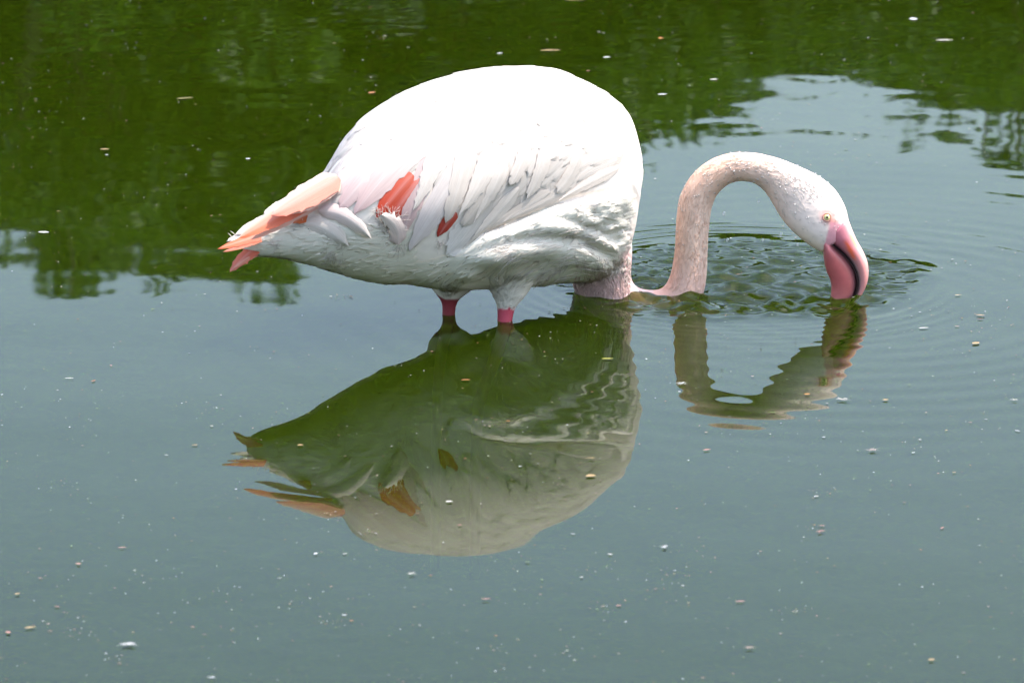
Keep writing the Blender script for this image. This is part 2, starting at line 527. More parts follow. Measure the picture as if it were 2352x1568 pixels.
def dense(pts, n):
    pts = np.asarray(pts, float)
    d = np.concatenate([[0], np.cumsum(np.linalg.norm(np.diff(pts[:, :2], axis=0), axis=1))])
    t = np.linspace(0, d[-1], n)
    out = np.stack([np.interp(t, d, pts[:, i]) for i in range(pts.shape[1])], 1)
    for _ in range(max(2, n // 14)):
        b = out.copy(); b[1:-1] = 0.25 * out[:-2] + 0.5 * out[1:-1] + 0.25 * out[2:]; out = b
    return out

def sweep(rows, ns=28):
    """rows: cx, cy, radius in the picture plane, direction of that radius, depth radius (m), Y"""
    V, F = [], []
    for (p_out, p_in, dep, Y) in rows:
        a = at(p_out[0], p_out[1], Y); b = at(p_in[0], p_in[1], Y)
        c, e = (a + b) / 2, (a - b) / 2
        for k in range(ns):
            an = 2 * math.pi * k / ns
            V.append(c + e * math.cos(an) + np.array([0, 1, 0]) * dep * math.sin(an))
    n = len(rows)
    for i in range(n - 1):
        for k in range(ns):
            k2 = (k + 1) % ns
            F.append((i * ns + k, i * ns + k2, (i + 1) * ns + k2, (i + 1) * ns + k))
    F.append(tuple(range(ns - 1, -1, -1))); F.append(tuple(range((n - 1) * ns, n * ns)))
    return V, F

# neck and head: outer edge, inner edge, depth ratio
NECK = [  # outer x,y, inner x,y, depth(m), Y
    (1452, 560, 1300, 560, .060, 5.845), (1452, 600, 1308, 610, .056, 5.848), (1447, 630, 1312, 645, .050, 5.85), (1452, 655, 1318, 680, .045, 5.85),
    (1462, 665, 1350, 735, .038, 5.85), (1480, 667, 1420, 757, .031, 5.85), (1500, 667, 1500, 757, .028, 5.85),
    (1508, 667, 1585, 744, .027, 5.85), (1514, 673, 1614, 708, .027, 5.85), (1530, 655, 1619, 666, .0265, 5.85),
    (1540, 636, 1624, 634, .026, 5.85), (1550, 578, 1625.4, 578, .0248, 5.85), (1552, 515, 1628.6, 520, .0248, 5.85),
    (1558, 453, 1634, 478, .0246, 5.85), (1580, 412, 1645, 448, .0244, 5.85), (1608, 381, 1664, 428, .0238, 5.85), (1646, 359, 1680, 419, .0232, 5.85),
    (1689, 349, 1696, 415, .0226, 5.85), (1745, 352, 1722, 416, .0228, 5.848), (1793, 365, 1746, 428, .0234, 5.845), (1840, 384, 1765, 451, .0245, 5.842),
    (1877, 401, 1781, 480, .0256, 5.838), (1908, 423, 1795, 505, .0265, 5.834), (1930, 448, 1824, 537, .0265, 5.828), (1945, 481, 1850, 557, .0245, 5.822),
    (1952, 507, 1876, 577, .0190, 5.818), (1950, 523, 1889, 580, .0130, 5.815)]
NECK = [r[:5] + (r[5] + .035,) for r in NECK]
nd = dense(NECK, 130)
parts.append(sweep([((r[0], r[1]), (r[2], r[3]), r[4], r[5]) for r in nd]))

# legs: thigh feathering, shank, and the part under water
def limb(pts, ns=20):
    pts = dense(pts, 110)
    path = [at(p[0], p[1], p[3]) for p in pts]
    return tube(path, [p[2] / 1500.0 for p in pts], ns)
parts.append(limb([(1172, 600, 60, 5.735), (1170, 655, 54, 5.728), (1166, 682, 35, 5.722), (1163, 700, 21, 5.716), (1161, 712, 18, 5.713), (1160, 737, 17.5, 5.71),
                   (1156, 760, 16, 5.70), (1145, 800, 15, 5.69), (1128, 850, 15, 5.68), (1100, 920, 14, 5.67), (1094, 1000, 13, 5.665), (1090, 1330, 13, 5.66)]))
parts.append(limb([(1040, 600, 50, 5.755), (1036, 650, 60, 5.75), (1033, 672, 42, 5.748), (1032, 683, 19, 5.746), (1032, 690, 15.0, 5.746), (1032, 706, 15.5, 5.745), (1030, 728, 15, 5.745),
                   (1024, 760, 14, 5.745), (1012, 820, 14, 5.745), (1005, 900, 13, 5.745), (1002, 1000, 12, 5.745), (1000, 1310, 12, 5.745)]))
V, F = merge(parts)
raw = bpy.data.meshes.new('raw'); raw.from_pydata([tuple(map(float, v)) for v in V], [], F); raw.update()
tmp = bpy.data.objects.new('raw', raw); COL.objects.link(tmp)
md = tmp.modifiers.new('r', 'REMESH'); md.mode = 'VOXEL'; md.voxel_size = 0.0027; md.use_smooth_shade = True
sm = tmp.modifiers.new('s', 'SMOOTH'); sm.factor = 0.5; sm.iterations = 7
dg = bpy.context.evaluated_depsgraph_get()
bm_me = bpy.data.meshes.new_from_object(tmp.evaluated_get(dg))
bpy.data.objects.remove(tmp); bpy.data.meshes.remove(raw)
bm_me.name = 'flamingo'
nv = len(bm_me.vertices)
co = np.empty(nv * 3, np.float32); bm_me.vertices.foreach_get('co', co); co = co.reshape(-1, 3).astype(float)
no = np.empty(nv * 3, np.float32); bm_me.vertices.foreach_get('normal', no); no = no.reshape(-1, 3).astype(float)

# folds of the plumage (same on both flanks: the far flank is measured through its mirror image)
far = co[:, 1] > mid_y(co[:, 0])
mco = co.copy(); mco[far, 1] = 2 * mid_y(co[far, 0]) - co[far, 1]
px = proj(mco); x, y = px[:, 0], px[:, 1]
torso = (x < 1478) & ~((x > 1440) & (y > 590)) & (y < 690)
side = np.clip(np.abs(no[:, 1]) * 1.6, 0, 1)

def val_noise(x, y, s, seed):
    g = np.random.default_rng(seed).normal(size=(64, 64))
    u, v = x / s, y / s
    i, j = np.floor(u).astype(int), np.floor(v).astype(int)
    fu, fv = u - i, v - j
    fu, fv = fu * fu * (3 - 2 * fu), fv * fv * (3 - 2 * fv)
    G = lambda a, b: g[a % 64, b % 64]
    return (G(i, j) * (1 - fu) + G(i + 1, j) * fu) * (1 - fv) + (G(i, j + 1) * (1 - fu) + G(i + 1, j + 1) * fu) * fv

CREASE = np.array([(700, 640), (880, 615), (960, 590), (1060, 570), (1110, 533), (1160, 516), (1230, 490), (1290, 466), (1340, 454), (1400, 440), (1440, 405), (1462, 385), (1490, 370)], float)
yc1 = np.interp(x, CREASE[:, 0], CREASE[:, 1]); sd = y - yc1
inx = sstep(1010, 1130, x)
disp = 0.010 * sstep(-5, -130, sd)
disp += 0.014 * inx * sstep(-2, 15, sd) * sstep(120, 25, sd) * (1 - 0.5 * sstep(1380, 1450, x))
disp -= 0.004 * inx * np.exp(-(sd / 7) ** 2)
C2 = np.array([(1060, 585), (1100, 566), (1160, 551), (1250, 545), (1330, 556), (1385, 585), (1440, 620)], float)
sd2 = y - np.interp(x, C2[:, 0], C2[:, 1])
g2 = sstep(1050, 1130, x) * sstep(1420, 1350, x)
disp += g2 * (0.010 * sstep(-3, 14, sd2) * sstep(75, 18, sd2) - 0.004 * np.exp(-((sd2 + 8) / 9) ** 2))
C3 = np.array([(1220, 500), (1290, 505), (1360, 530), (1410, 560)], float)
sd3 = y - np.interp(x, C3[:, 0], C3[:, 1])
disp += sstep(1210, 1270, x) * sstep(1440, 1390, x) * (0.006 * sstep(-3, 9, sd3) * sstep(40, 12, sd3) - 0.003 * np.exp(-((sd3 + 6) / 6) ** 2))
wr = sstep(1240, 1340, x) * sstep(0, 25, sd) * sstep(640, 580, y)
xr, yr = x * .5 + y * .87, -x * .87 + y * .5
rid = 1 - np.abs(val_noise(xr * .55 + y * .2, yr * 1.2, 26, 5))
disp += wr * 0.0036 * (rid - .5)
gr = sstep(1340, 1400, x) * sstep(470, 540, y) * sstep(650, 620, y)
disp += gr * (0.0014 * val_noise(x, y, 9, 8) + 0.0012 * val_noise(x, y, 5, 9))
bel = sstep(20, 60, sd) * sstep(1300, 1200, x)
disp += bel * 0.0018 * val_noise(x * .6 - y * .4, y * 1.2, 30, 11)
disp *= torso * side * sstep(690, 655, y)
nk = (x > 1500) & (y < 690)
disp += nk * 0.00014 * (val_noise(x, y, 7, 21) + 0.6 * val_noise(x * .4, y, 4, 22))
co2 = co + no * disp[:, None]
bm_me.vertices.foreach_set('co', co2.astype(np.float32).ravel())

# colours of skin and plumage (stored on the bird; some light and shade painted in)
colr = np.tile(np.array([.69, .62, .57]), (nv, 1))
def blend(mask, c):
    global colr
    m = np.clip(mask, 0, 1)[:, None]
    colr = colr * (1 - m) + np.array(c) * m
blend(sstep(1330, 1400, x) * sstep(470, 600, y) * 0.55, (.68, .58, .52))
blend(sstep(560, 640, y) * sstep(1330, 1200, x) * 0.5, (.77, .70, .59))  # belly lightened and warmed in place of light off the water
blend(sstep(700, 600, x) * 0.6, (.73, .60, .56))
neck = np.where(x > 1500, 1, 0) * (x < 1990)
blend(sstep(1420, 1436, x) * sstep(565, 590, y) * 1.0 * (x < 1500), (.70, .47, .45))
blend(((x > 1308) & (x < 1500)) * sstep(632, 650, y + 0.35 * (x - 1380)), (.70, .47, .45))
blend(neck, (.71, .47, .355))
blend(neck * sstep(1560, 1625, x) * sstep(380, 520, y) * (x < 1640) * .7, (.68, .53, .46))
blend(neck * sstep(560, 680, y) * (x < 1660) * .8, (.66, .42, .37))
blend(neck * sstep(1650, 1760, x) * .6, (.72, .54, .47))
blend(neck * sstep(1750, 1860, x) * .9, (.74, .62, .56))
blend(neck * sstep(1800, 1860, x) * sstep(28, 0, np.abs((y - 500) - (x - 1790) * .95) - 20) * .35, (.68, .52, .34))
reye = np.hypot(x - 1901, y - 497)
blend(neck * sstep(26, 10, reye) * .75, (.74, .36, .32))
blend(neck * sstep(12, 4, np.hypot((x - 1913) * .8, y - 510)) * .8, (.72, .28, .22))
blend(neck * sstep(-3, 3, np.minimum((y - 508) - (x - 1906) * .26, (x - 1899.5) + (y - 540) * .24)) * .9, (.66, .27, .32))
legm = (y > 700) & (x < 1300)
blend(sstep(704, 712, y + 3 * val_noise(x, y, 5, 31)) * ((x > 1100) & (x < 1230)), (.40, .050, .080))
blend(sstep(684, 690, y) * (x < 1080) * (x > 980), (.24, .035, .045))  # far leg darker: its shade under the body is painted in
blend(sstep(741, 752, y) * (x < 1230) * .85, (.80, .46, .20))  # underwater shank brightened in the colour, as little light reaches it
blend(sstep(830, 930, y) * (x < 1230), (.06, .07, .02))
a = bm_me.color_attributes.new('Col', 'FLOAT_COLOR', 'POINT')
c4 = np.ones((nv, 4), np.float32); c4[:, :3] = colr
a.data.foreach_set('color', c4.ravel())
bm_me.materials.clear(); bm_me.materials.append(M_BODY)
bm_me.polygons.foreach_set('use_smooth', np.ones(len(bm_me.polygons), bool))
bm_me.update()
bird = bpy.data.objects.new('flamingo', bm_me); COL.objects.link(bird)
tag(bird, 'white and pink flamingo wading with its neck dipped and bill in the pond', 'flamingo')
BV = BVHTree.FromPolygons([tuple(v) for v in co2], [tuple(p.vertices) for p in bm_me.polygons])

# ------------------------------------------------------------------ feathers
FLOW = np.array([(800, 330, -.75, .65), (900, 250, -.85, .5), (1050, 190, -.95, .3), (1200, 170, -1, .1), (1350, 220, -.9, 0), (1420, 280, -.8, -.1),
    (1460, 380, -.8, .3), (1300, 300, -.8, .45), (1200, 380, -.38, .9), (1100, 350, -.5, .85), (1000, 400, -.6, .8), (1000, 300, -.75, .65), (900, 400, -.65, .75), (780, 420, -.6, .8),
    (1300, 400, -.65, .72), (1400, 390, -.9, .42), (1250, 460, -.85, .5), (1050, 520, -.6, .8), (1150, 480, -.7, .7), (1400, 500, -.9, .1), (1300, 520, -1, .12), (1200, 570, -1, .2),
    (1100, 620, -.9, .4), (1250, 620, -.8, .55), (1380, 600, -.75, -.3), (900, 600, -1, .0), (800, 560, -1, -.05), (700, 560, -1, .05), (620, 560, -1, .1), (1160, 660, -.35, 1)], float)
def flow(p):
    d2 = (FLOW[:, 0] - p[0]) ** 2 + (FLOW[:, 1] - p[1]) ** 2
    w = 1 / (d2 + 900) ** 1.6
    v = (FLOW[:, 2:] * w[:, None]).sum(0)
    return v / np.linalg.norm(v)

CAMP = Vector((0, 0, CAM_H))
def hit(p):
    d = Vector(ray(p[0], p[1])).normalized()
    loc, nor, idx, dist = BV.ray_cast(CAMP, d)
    if loc is None or loc.y > 5.99:
        q = at(p[0], p[1], float(Yc(p[0])) - 0.02)
        loc, nor, idx, dist = BV.find_nearest(Vector(q))
        return np.array(loc), np.array(nor), False
    return np.array(loc), np.array(nor), True

def profile(u, tip):
    b = np.minimum(1, (u / 0.22 + 0.12)) ** 0.7
    if tip == 'mid':
        b = np.minimum(1, (u / 0.16 + 0.35))
    if tip == 'band':
        b = 1.0; e = np.sqrt(np.clip(1 - np.clip((u - .8) / .2, 0, 1) ** 2, 0, 1)) * (.86 + .14 * np.sin(u * 3.1))
    elif tip == 'point':
        e = np.clip(1 - np.clip((u - .30) / .70, 0, 1) ** 1.5, 0, 1) ** 0.85
    elif tip == 'round':
        e = np.sqrt(np.clip(1 - np.clip((u - .62) / .38, 0, 1) ** 2.4, 0, 1))
    else:
        e = np.clip(1 - np.clip((u - .4) / .6, 0, 1) ** 2, 0, 1) ** 0.7
    return b * e

def resample(pts, n):
    pts = np.asarray(pts, float)
    if len(pts) == 3:       # quadratic bend through the middle point
        t = np.linspace(0, 1, 30)[:, None]
        c = 2 * pts[1] - 0.5 * (pts[0] + pts[2])
        pts = (1 - t) ** 2 * pts[0] + 2 * t * (1 - t) * c + t * t * pts[2]
    d = np.concatenate([[0], np.cumsum(np.linalg.norm(np.diff(pts, axis=0), axis=1))])
    t = np.linspace(0, d[-1], n)
    return np.stack([np.interp(t, d, pts[:, i]) for i in range(2)], 1)

FID = [0]
def feather_geo(path2, width, col0, col1, tip='mid', off=0.0006, lift=0.003, dome=0.0012, nL=12, nW=6, conform=True, fray=0.08, col_edge=None, Yoff=0.0):
    """path2: root to tip in photograph measure, laid over the body; width in the same measure"""
    p2 = resample(path2, nL)
    P, Nn = [], []
    for p in p2:
        if conform:
            l, nrm, ok = hit(p)
        else:
            l = at(p[0], p[1], float(Yc(p[0])) + Yoff); nrm = np.array([0.2, -0.55, 0.81])
        P.append(l); Nn.append(nrm)
    P, Nn = np.array(P), np.array(Nn)
    for _ in range(2):
        b = Nn.copy(); b[1:-1] = (Nn[:-2] + Nn[1:-1] + Nn[2:]) / 3; Nn = b
    T = np.gradient(P, axis=0)
    V, C, U = [], [], []
    wm = width / 1500.0 / 2
    us = np.linspace(0, 1, nL); vs = np.linspace(-1, 1, nW + 1)
    FID[0] += 1
    seed = FID[0] * 3.17
    for i, u in enumerate(us):
        s = np.cross(Nn[i], T[i]); s /= np.linalg.norm(s) + 1e-9
        w = wm * profile(np.array(u), tip)
        for v in vs:
            jit = 1 + (fray * rng.normal() * u if abs(v) > .9 else 0)
            q = P[i] + s * v * w * jit
            if abs(v) > .9 and u > .5:
                q = q + T[i] / (np.linalg.norm(T[i]) + 1e-9) * rng.normal() * fray * wm
            o = off + lift * u * u + dome * (1 - v * v) + (0.0005 if abs(v) < 1e-6 else 0)
            if conform:
                l, nrm, _, _ = BV.find_nearest(Vector(q))
                l, nrm = np.array(l), np.array(nrm)
                nb = 0.5 * nrm + 0.5 * Nn[i]; nb /= np.linalg.norm(nb)
                q = l + nb * o
            else:
                q = q + Nn[i] / np.linalg.norm(Nn[i]) * (dome * (1 - v * v) + off)
            V.append(q)
            c = np.array(col0) * (1 - u) + np.array(col1) * u
            if col_edge is not None:
                k = abs(v) ** 2 if len(col_edge) == 3 else max(0.0, v * col_edge[3])
                c = c * (1 - k) + np.array(col_edge[:3]) * k
            if abs(v) < 1e-6: c = np.minimum(c * .9 + .10, .8)
            C.append(c); U.append((u * width / 20 + seed, v, seed))
    m = nW + 1
    Fq = [(i * m + j, i * m + j + 1, (i + 1) * m + j + 1, (i + 1) * m + j) for i in range(nL - 1) for j in range(nW)]
    return V, Fq, C, U

mirror_store = []
def put(name, geo, label=None, mirror=True):
    V, Fq, C, U = geo
    o = mesh_obj(name, V, Fq, M_FEATHER, bird, col=C, uv=U)
    if label: o['label'] = label
    if mirror: mirror_store.append(geo)
    return o

WHITE = (.655, .59, .545); PINKW = (.65, .515, .50); ROSE = (.62, .43, .43); GREYW = (.62, .55, .50)
RED = (.42, .035, .016); ORANGE = (.57, .125, .052); PEACH = (.60, .195, .14)

# wing coverts: rows of overlapping feathers
n_cov = 0
WINGPOLY_TOP = OUT[:, :2]
cands = []
yy = 172.0
while yy < 520:
    xx = 770 + (13 if int(yy / 24) % 2 else 0)
    while xx < 1462:
        cands.append((xx + rng.normal(0, 6), yy + rng.normal(0, 5)))
        xx += 37
    yy += 24
for (cx, cy) in cands:
    top = np.interp(cx, OUT[:, 0], OUT[:, 1])
    cr = np.interp(cx, CREASE[:, 0], CREASE[:, 1])
    if cy < top + 3 or cy > cr - 46: continue
    if cx < 900 and cy > 430 - (900 - cx) * .2: continue
    if cx < 1040 and cy > 380: continue
    rear = sstep(1150, 800, cx) * sstep(250, 420, cy)
    L = (95 + 45 * sstep(1300, 900, cx)) * rng.uniform(.85, 1.15)
    pts = [np.array([cx, cy])]
    for _ in range(9):
        pts.append(pts[-1] + flow(pts[-1]) * L / 9)
    ee = pts[-1]
    if ee[1] > np.interp(ee[0], CREASE[:, 0], CREASE[:, 1]) + 2: continue
    if ee[0] < 1060 and ee[1] > 432 and ee[0] > 820: continue
    base = (np.array(WHITE) * (1 - .5 * rear) + np.array(PINKW) * .5 * rear) * rng.uniform(.86, 1.05)
    put('wing_feather', feather_geo(pts, rng.uniform(40, 54), base, np.array(base) * .995, tip='mid' if rng.random() < .6 else 'round', off=.0004, lift=.0010, dome=.0005, nL=11, nW=4))
    n_cov += 1

# the long drooping feathers along the lower edge of the wing
put('wing_feather', feather_geo([(946, 400), (905, 448), (862, 500)], 44, (.58, .13, .085), (.54, .048, .018), 'mid', off=.0012, lift=.001), 'red wing feather lying forward in the larger gap')
put('wing_feather', feather_geo([(962, 410), (930, 455), (884, 512)], 44, (.58, .16, .12), (.44, .034, .015), 'mid', off=.0008, lift=.001), 'red wing feather lying behind in the larger gap')
put('wing_feather', feather_geo([(1046, 486), (1028, 508), (1004, 542)], 32, (.52, .10, .07), (.36, .03, .02), 'mid', off=.001, lift=.001), 'red wing feather showing in the smaller gap')
LONG = [  # path, width, root colour, tip colour, tip form, offset
    ([(870, 330), (818, 385), (757, 452)], 44, WHITE, PINKW, 'round', .003),
    ([(905, 340), (845, 405), (778, 481)], 54, WHITE, ROSE, 'mid', .004),
    ([(985, 318), (904, 384), (815, 490)], 58, WHITE, ROSE, 'mid', .0055),
    ([(1012, 330), (967, 420), (920, 545)], 46, PINKW, ROSE, 'mid', .0035),
    ([(1012, 318), (985, 400), (946, 482)], 44, WHITE, WHITE, 'point', .0065),
    ([(1080, 355), (1015, 455), (938, 574)], 62, WHITE, (.77, .68, .69), 'mid', .0055),
    ([(1068, 340), (1052, 420), (1022, 507)], 44, WHITE, GREYW, 'mid', .008),
    ([(1128, 335), (1100, 415), (1050, 493)], 48, WHITE, WHITE, 'point', .009),
    ([(1120, 430), (1085, 505), (1026, 580)], 62, GREYW, (.76, .72, .71), 'round', .005),
    ([(1150, 395), (1110, 455), (1060, 516)], 42, WHITE, GREYW, 'round', .007),
    ([(1160, 365), (1132, 430), (1083, 508)], 34, WHITE, WHITE, 'point', .0095),
    ([(1190, 430), (1130, 500), (1060, 568)], 36, WHITE, WHITE, 'point', .0075),
    ([(1260, 440), (1190, 485), (1110, 530)], 34, WHITE, GREYW, 'mid', .007),
    ([(1310, 428), (1235, 468), (1150, 508)], 30, WHITE, GREYW, 'mid', .0065),
    ([(1205, 335), (1192, 380), (1168, 424)], 32, WHITE, WHITE, 'round', .0095),
    ([(1250, 340), (1238, 395), (1205, 455)], 36, WHITE, WHITE, 'mid', .0085),
    ([(1330, 345), (1310, 395), (1275, 440)], 36, WHITE, WHITE, 'round', .0075),
    ([(1420, 385), (1350, 420), (1280, 458)], 28, WHITE, WHITE, 'point', .006),
]
for path, w, c0, c1, tp, off in LONG:
    tn = rng.uniform(.9, 1.06)
    put('wing_feather', feather_geo(path, w, np.array(c0) * tn, np.array(c1) * tn, tp, off=off * .38, lift=.0016, dome=.0006, nL=22, nW=8, fray=.13))

# tail
TAIL = [
    ([(690, 462), (650, 472), (606, 492)], 24, WHITE, WHITE, 'mid', .012, None, 'white feather curling up above the tail'),
    ([(650, 492), (600, 512), (540, 540)], 26, WHITE, WHITE, 'mid', .010, None, None),
    ([(620, 512), (575, 535), (520, 556)], 22, WHITE, WHITE, 'mid', .008, None, None),
    ([(650, 523), (580, 547), (500, 573)], 20, PEACH, ORANGE, 'mid', -.030, None, None),
    ([(640, 534), (580, 556), (512, 580)], 15, (.58, .17, .09), PEACH, 'mid', -.034, None, None),
    ([(625, 545), (580, 575), (528, 626)], 26, (.50, .09, .035), PEACH, 'mid', -.024, None, None),
    ([(640, 545), (602, 570), (548, 606)], 20, (.50, .10, .04), (.62, .34, .26), 'mid', -.020, None, None),
    ([(632, 548), (590, 578), (536, 618)], 12, (.52, .12, .05), (.60, .28, .2), 'mid', -.028, None, None),
    ([(788, 440), (742, 472), (672, 515)], 34, (.50, .07, .02), (.56, .16, .06), 'mid', -.072, None, 'red orange feather under the tail cover'),
    ([(772, 448), (735, 478), (690, 512)], 14, (.54, .12, .04), (.62, .3, .2), 'mid', -.075, None, None),
    ([(765, 446), (670, 500), (575, 552)], 22, (.64, .44, .38), (.62, .40, .33), 'mid', -.074, None, None),
    ([(768, 430), (660, 486), (548, 549)], 40, PEACH, ORANGE, 'mid', -.080, (.64, .44, .37, -1), None),
    ([(776, 408), (715, 444), (622, 497)], 50, (.60, .235, .175), PEACH, 'mid', -.093, (.68, .54, .48, -1), 'long pale orange tail feather lying uppermost'),
    ([(778, 418), (730, 452), (668, 492)], 34, (.66, .46, .38), (.66, .48, .41), 'mid', -.098, None, None),
]
for path, w, c0, c1, tp, yo, ce, lab in TAIL:
    put('tail_feather', feather_geo(path, w * 1.2, c0, c1, tp, off=.001, dome=.0012, nL=20, nW=6, conform=False, fray=.12, col_edge=ce, Yoff=yo), lab, mirror=False)

# loose plumes by the flank
put('flank_plume', feather_geo([(912, 556), (904, 516), (872, 490)], 40, PINKW, WHITE, 'mid', off=.003, lift=.006, dome=.003, nL=16, nW=10, fray=.35), 'fluffy pale pink plume curling over the red gap')
put('flank_plume', feather_geo([(735, 486), (790, 495), (850, 542)], 34, PINKW, WHITE, 'mid', off=.002, lift=.004, dome=.003, nL=16, nW=8, fray=.2))
put('flank_plume', feather_geo([(700, 515), (740, 520), (800, 560)], 40, WHITE, WHITE, 'mid', off=.001, lift=.003, dome=.002, nL=14, nW=6, fray=.3))

# small body feathers over breast, belly and vent: far too many to count
BVt, BFt, BCt, BUt = [], [], [], []
def add_soft(geo):
    V, Fq, C, U = geo
    o = len(BVt)
    BVt.extend(V); BCt.extend(C); BUt.extend(U)
    BFt.extend([tuple(i + o for i in q) for q in Fq])
soft = []
cnt = 0
while cnt < 700:
    cx, cy = rng.uniform(590, 1462), rng.uniform(440, 676)
    bot = np.interp(cx, OUT[:, 0], OUT[:, 2]); top = np.interp(cx, OUT[:, 0], OUT[:, 1])
    cr = np.interp(cx, CREASE[:, 0], CREASE[:, 1])
    if cy > bot - 4 or cy < top + 4: continue
    if cx > 960 and cy < cr + 14: continue
    if cx <= 960 and cy < 500 + (960 - cx) * .02 + (0 if cx < 760 else 20): continue
    if cx < 700 and cy < 545: continue
    L = rng.uniform(55, 125) * (0.55 if cx > 1350 else 1); w = rng.uniform(18, 38) * (0.6 if cx > 1350 else 1)
    pts = [np.array([cx, cy])]
    ang = rng.normal(0, .18)
    for _ in range(6):
        f = flow(pts[-1]); f = np.array([f[0] * math.cos(ang) - f[1] * math.sin(ang), f[0] * math.sin(ang) + f[1] * math.cos(ang)])
        pts.append(pts[-1] + f * L / 6)
    if pts[-1][1] > 676 or (pts[-1][1] > 655 and (abs(pts[-1][0] - 1165) < 70 or abs(pts[-1][0] - 1035) < 60)): continue
    k = sstep(560, 650, cy)
    c = np.array((.84, .745, .66)) * (1 - .6 * k) + np.array((.85, .75, .58)) * .6 * k  # flank and belly colour raised to stand in for missing fill light
    add_soft(feather_geo(pts, w, c, c, 'mid', off=.0003, lift=.0014 * rng.uniform(.4, 1.6), dome=.0006, nL=7, nW=2, fray=.3))
    cnt += 1
for k in range(150):
    near = k % 5 != 0
    cx = rng.uniform(1122, 1206) if near else rng.uniform(998, 1066)
    cy = rng.uniform(625, 684) if near else rng.uniform(640, 668)
    xe = (1162 if near else 1032); L = rng.uniform(16, 30); w = rng.uniform(6, 12)
    q1 = (cx + (xe - cx) * .25, cy + L * .5); q2 = (cx + (xe - cx) * .55, cy + L)
    if q2[1] > (709 if near else 684) or not hit(q2)[2] or not hit((cx, cy))[2]: continue
    c = np.array((.70, .64, .55)) * rng.uniform(.88, 1.05)
    add_soft(feather_geo([(cx, cy), q1, q2], w, c, c, 'mid', off=.0003, lift=.0012, dome=.0005, nL=7, nW=2, fray=.3))
bf = mesh_obj('body_feathers', BVt, BFt, M_FEATHER, bird, col=BCt, uv=BUt); bf['kind'] = 'stuff'

# hair-fine filaments (loose barbs on flank, tail and thigh)
hv, hf, hc, hu = [], [], [], []
def strand(path2, r=.0005, lift=.004, col=WHITE):
    p2 = resample(path2, 7)
    P = []
    for i, p in enumerate(p2):
        l, nrm, ok = hit(p)
        if not ok: return
        P.append(l + nrm * (min(.001, lift) + lift * (i / 6)))
    V, F_ = tube(P, np.linspace(r, r * .4, 7), 4)
    o = len(hv); hv.extend(V); hf.extend([tuple(k + o for k in q) for q in F_])
    hc.extend([col] * len(V)); hu.extend([(i * .1, 0, o) for i in range(len(V))])
def tuft(cx, cy, ang, L, nstr, spread, r=.00045):
    for _ in range(nstr):
        a = ang + rng.normal(0, spread)
        l = L * rng.uniform(.5, 1.1)
        sx_, sy_ = cx + rng.normal(0, 5), cy + rng.normal(0, 4)
        b = rng.normal(0, .35)
        strand([(sx_, sy_), (sx_ + l * .5 * math.cos(a), sy_ + l * .5 * math.sin(a)), (sx_ + l * math.cos(a + b), sy_ + l * math.sin(a + b))], r, rng.uniform(.001, .006))
tuft(905, 552, -2.2, 45, 26, .5); tuft(915, 560, 1.6, 30, 14, .6); tuft(765, 580, 2.3, 30, 26, .5); tuft(780, 588, 1.5, 26, 10, .3)
tuft(870, 490, -1.9, 22, 22, .6); tuft(905, 535, -2.0, 58, 60, .38); tuft(898, 520, -2.2, 46, 50, .5); tuft(800, 556, 2.9, 34, 18, .4); tuft(700, 520, 3.3, 36, 20, .3); tuft(650, 560, 3.1, 40, 16, .25)
tuft(1012, 555, 2.2, 22, 10, .4); tuft(1240, 640, 2.1, 60, 20, .25); tuft(1300, 600, 2.5, 60, 18, .25); tuft(1180, 570, 2.7, 50, 14, .3)
for p in ([(1395, 560), (1300, 620), (1215, 692)], [(1400, 566), (1310, 622), (1212, 700)], [(1390, 575), (1300, 632), (1220, 690)]):
    strand(p, .0012, .006)
strand([(1185, 590), (1150, 610), (1132, 645)], .0011, .010)
for _ in range(160):
    x0 = rng.uniform(1150, 1400); y0 = rng.uniform(520, 640)
    f = flow((x0, y0)); L = rng.uniform(25, 60)
    strand([(x0, y0), (x0 + f[0] * L * .5, y0 + f[1] * L * .5 - 2), (x0 + f[0] * L, y0 + f[1] * L)], .0005, .003)
for _ in range(40):     # fringe above the tail
    t = rng.random(); x0 = 690 - 160 * t; y0 = 470 + 75 * t
    l = at(x0, y0 + 4, float(Yc(x0))); e = at(x0 - rng.uniform(4, 16), y0 - rng.uniform(2, 14), float(Yc(x0)))
    V, F_ = tube([l, (l + e) / 2 + np.array([0, 0, .001]), e], [.0006, .0005, .0002], 4)
    o = len(hv); hv.extend(V); hf.extend([tuple(k + o for k in q) for q in F_]); hc.extend([WHITE] * len(V)); hu.extend([(0, 0, o)] * len(V))
for _ in range(620):     # feathering thins out down the root of the neck
    x0, y0 = rng.uniform(1318, 1448), rng.uniform(585, 672)
    L = rng.uniform(10, 24); k = sstep(600, 655, y0 + .3 * (1400 - x0))
    c_ = np.array((.70, .64, .58)) * (1 - k) + np.array((.68, .49, .46)) * k
    dx = rng.normal(.05, .25)
    strand([(x0, y0), (x0 + dx * L * .5, y0 + L * .5), (x0 + dx * L, y0 + L)], .00045, rng.uniform(.0003, .0012), tuple(c_ * rng.uniform(.9, 1.12)))
ndf = dense(NECK, 300)
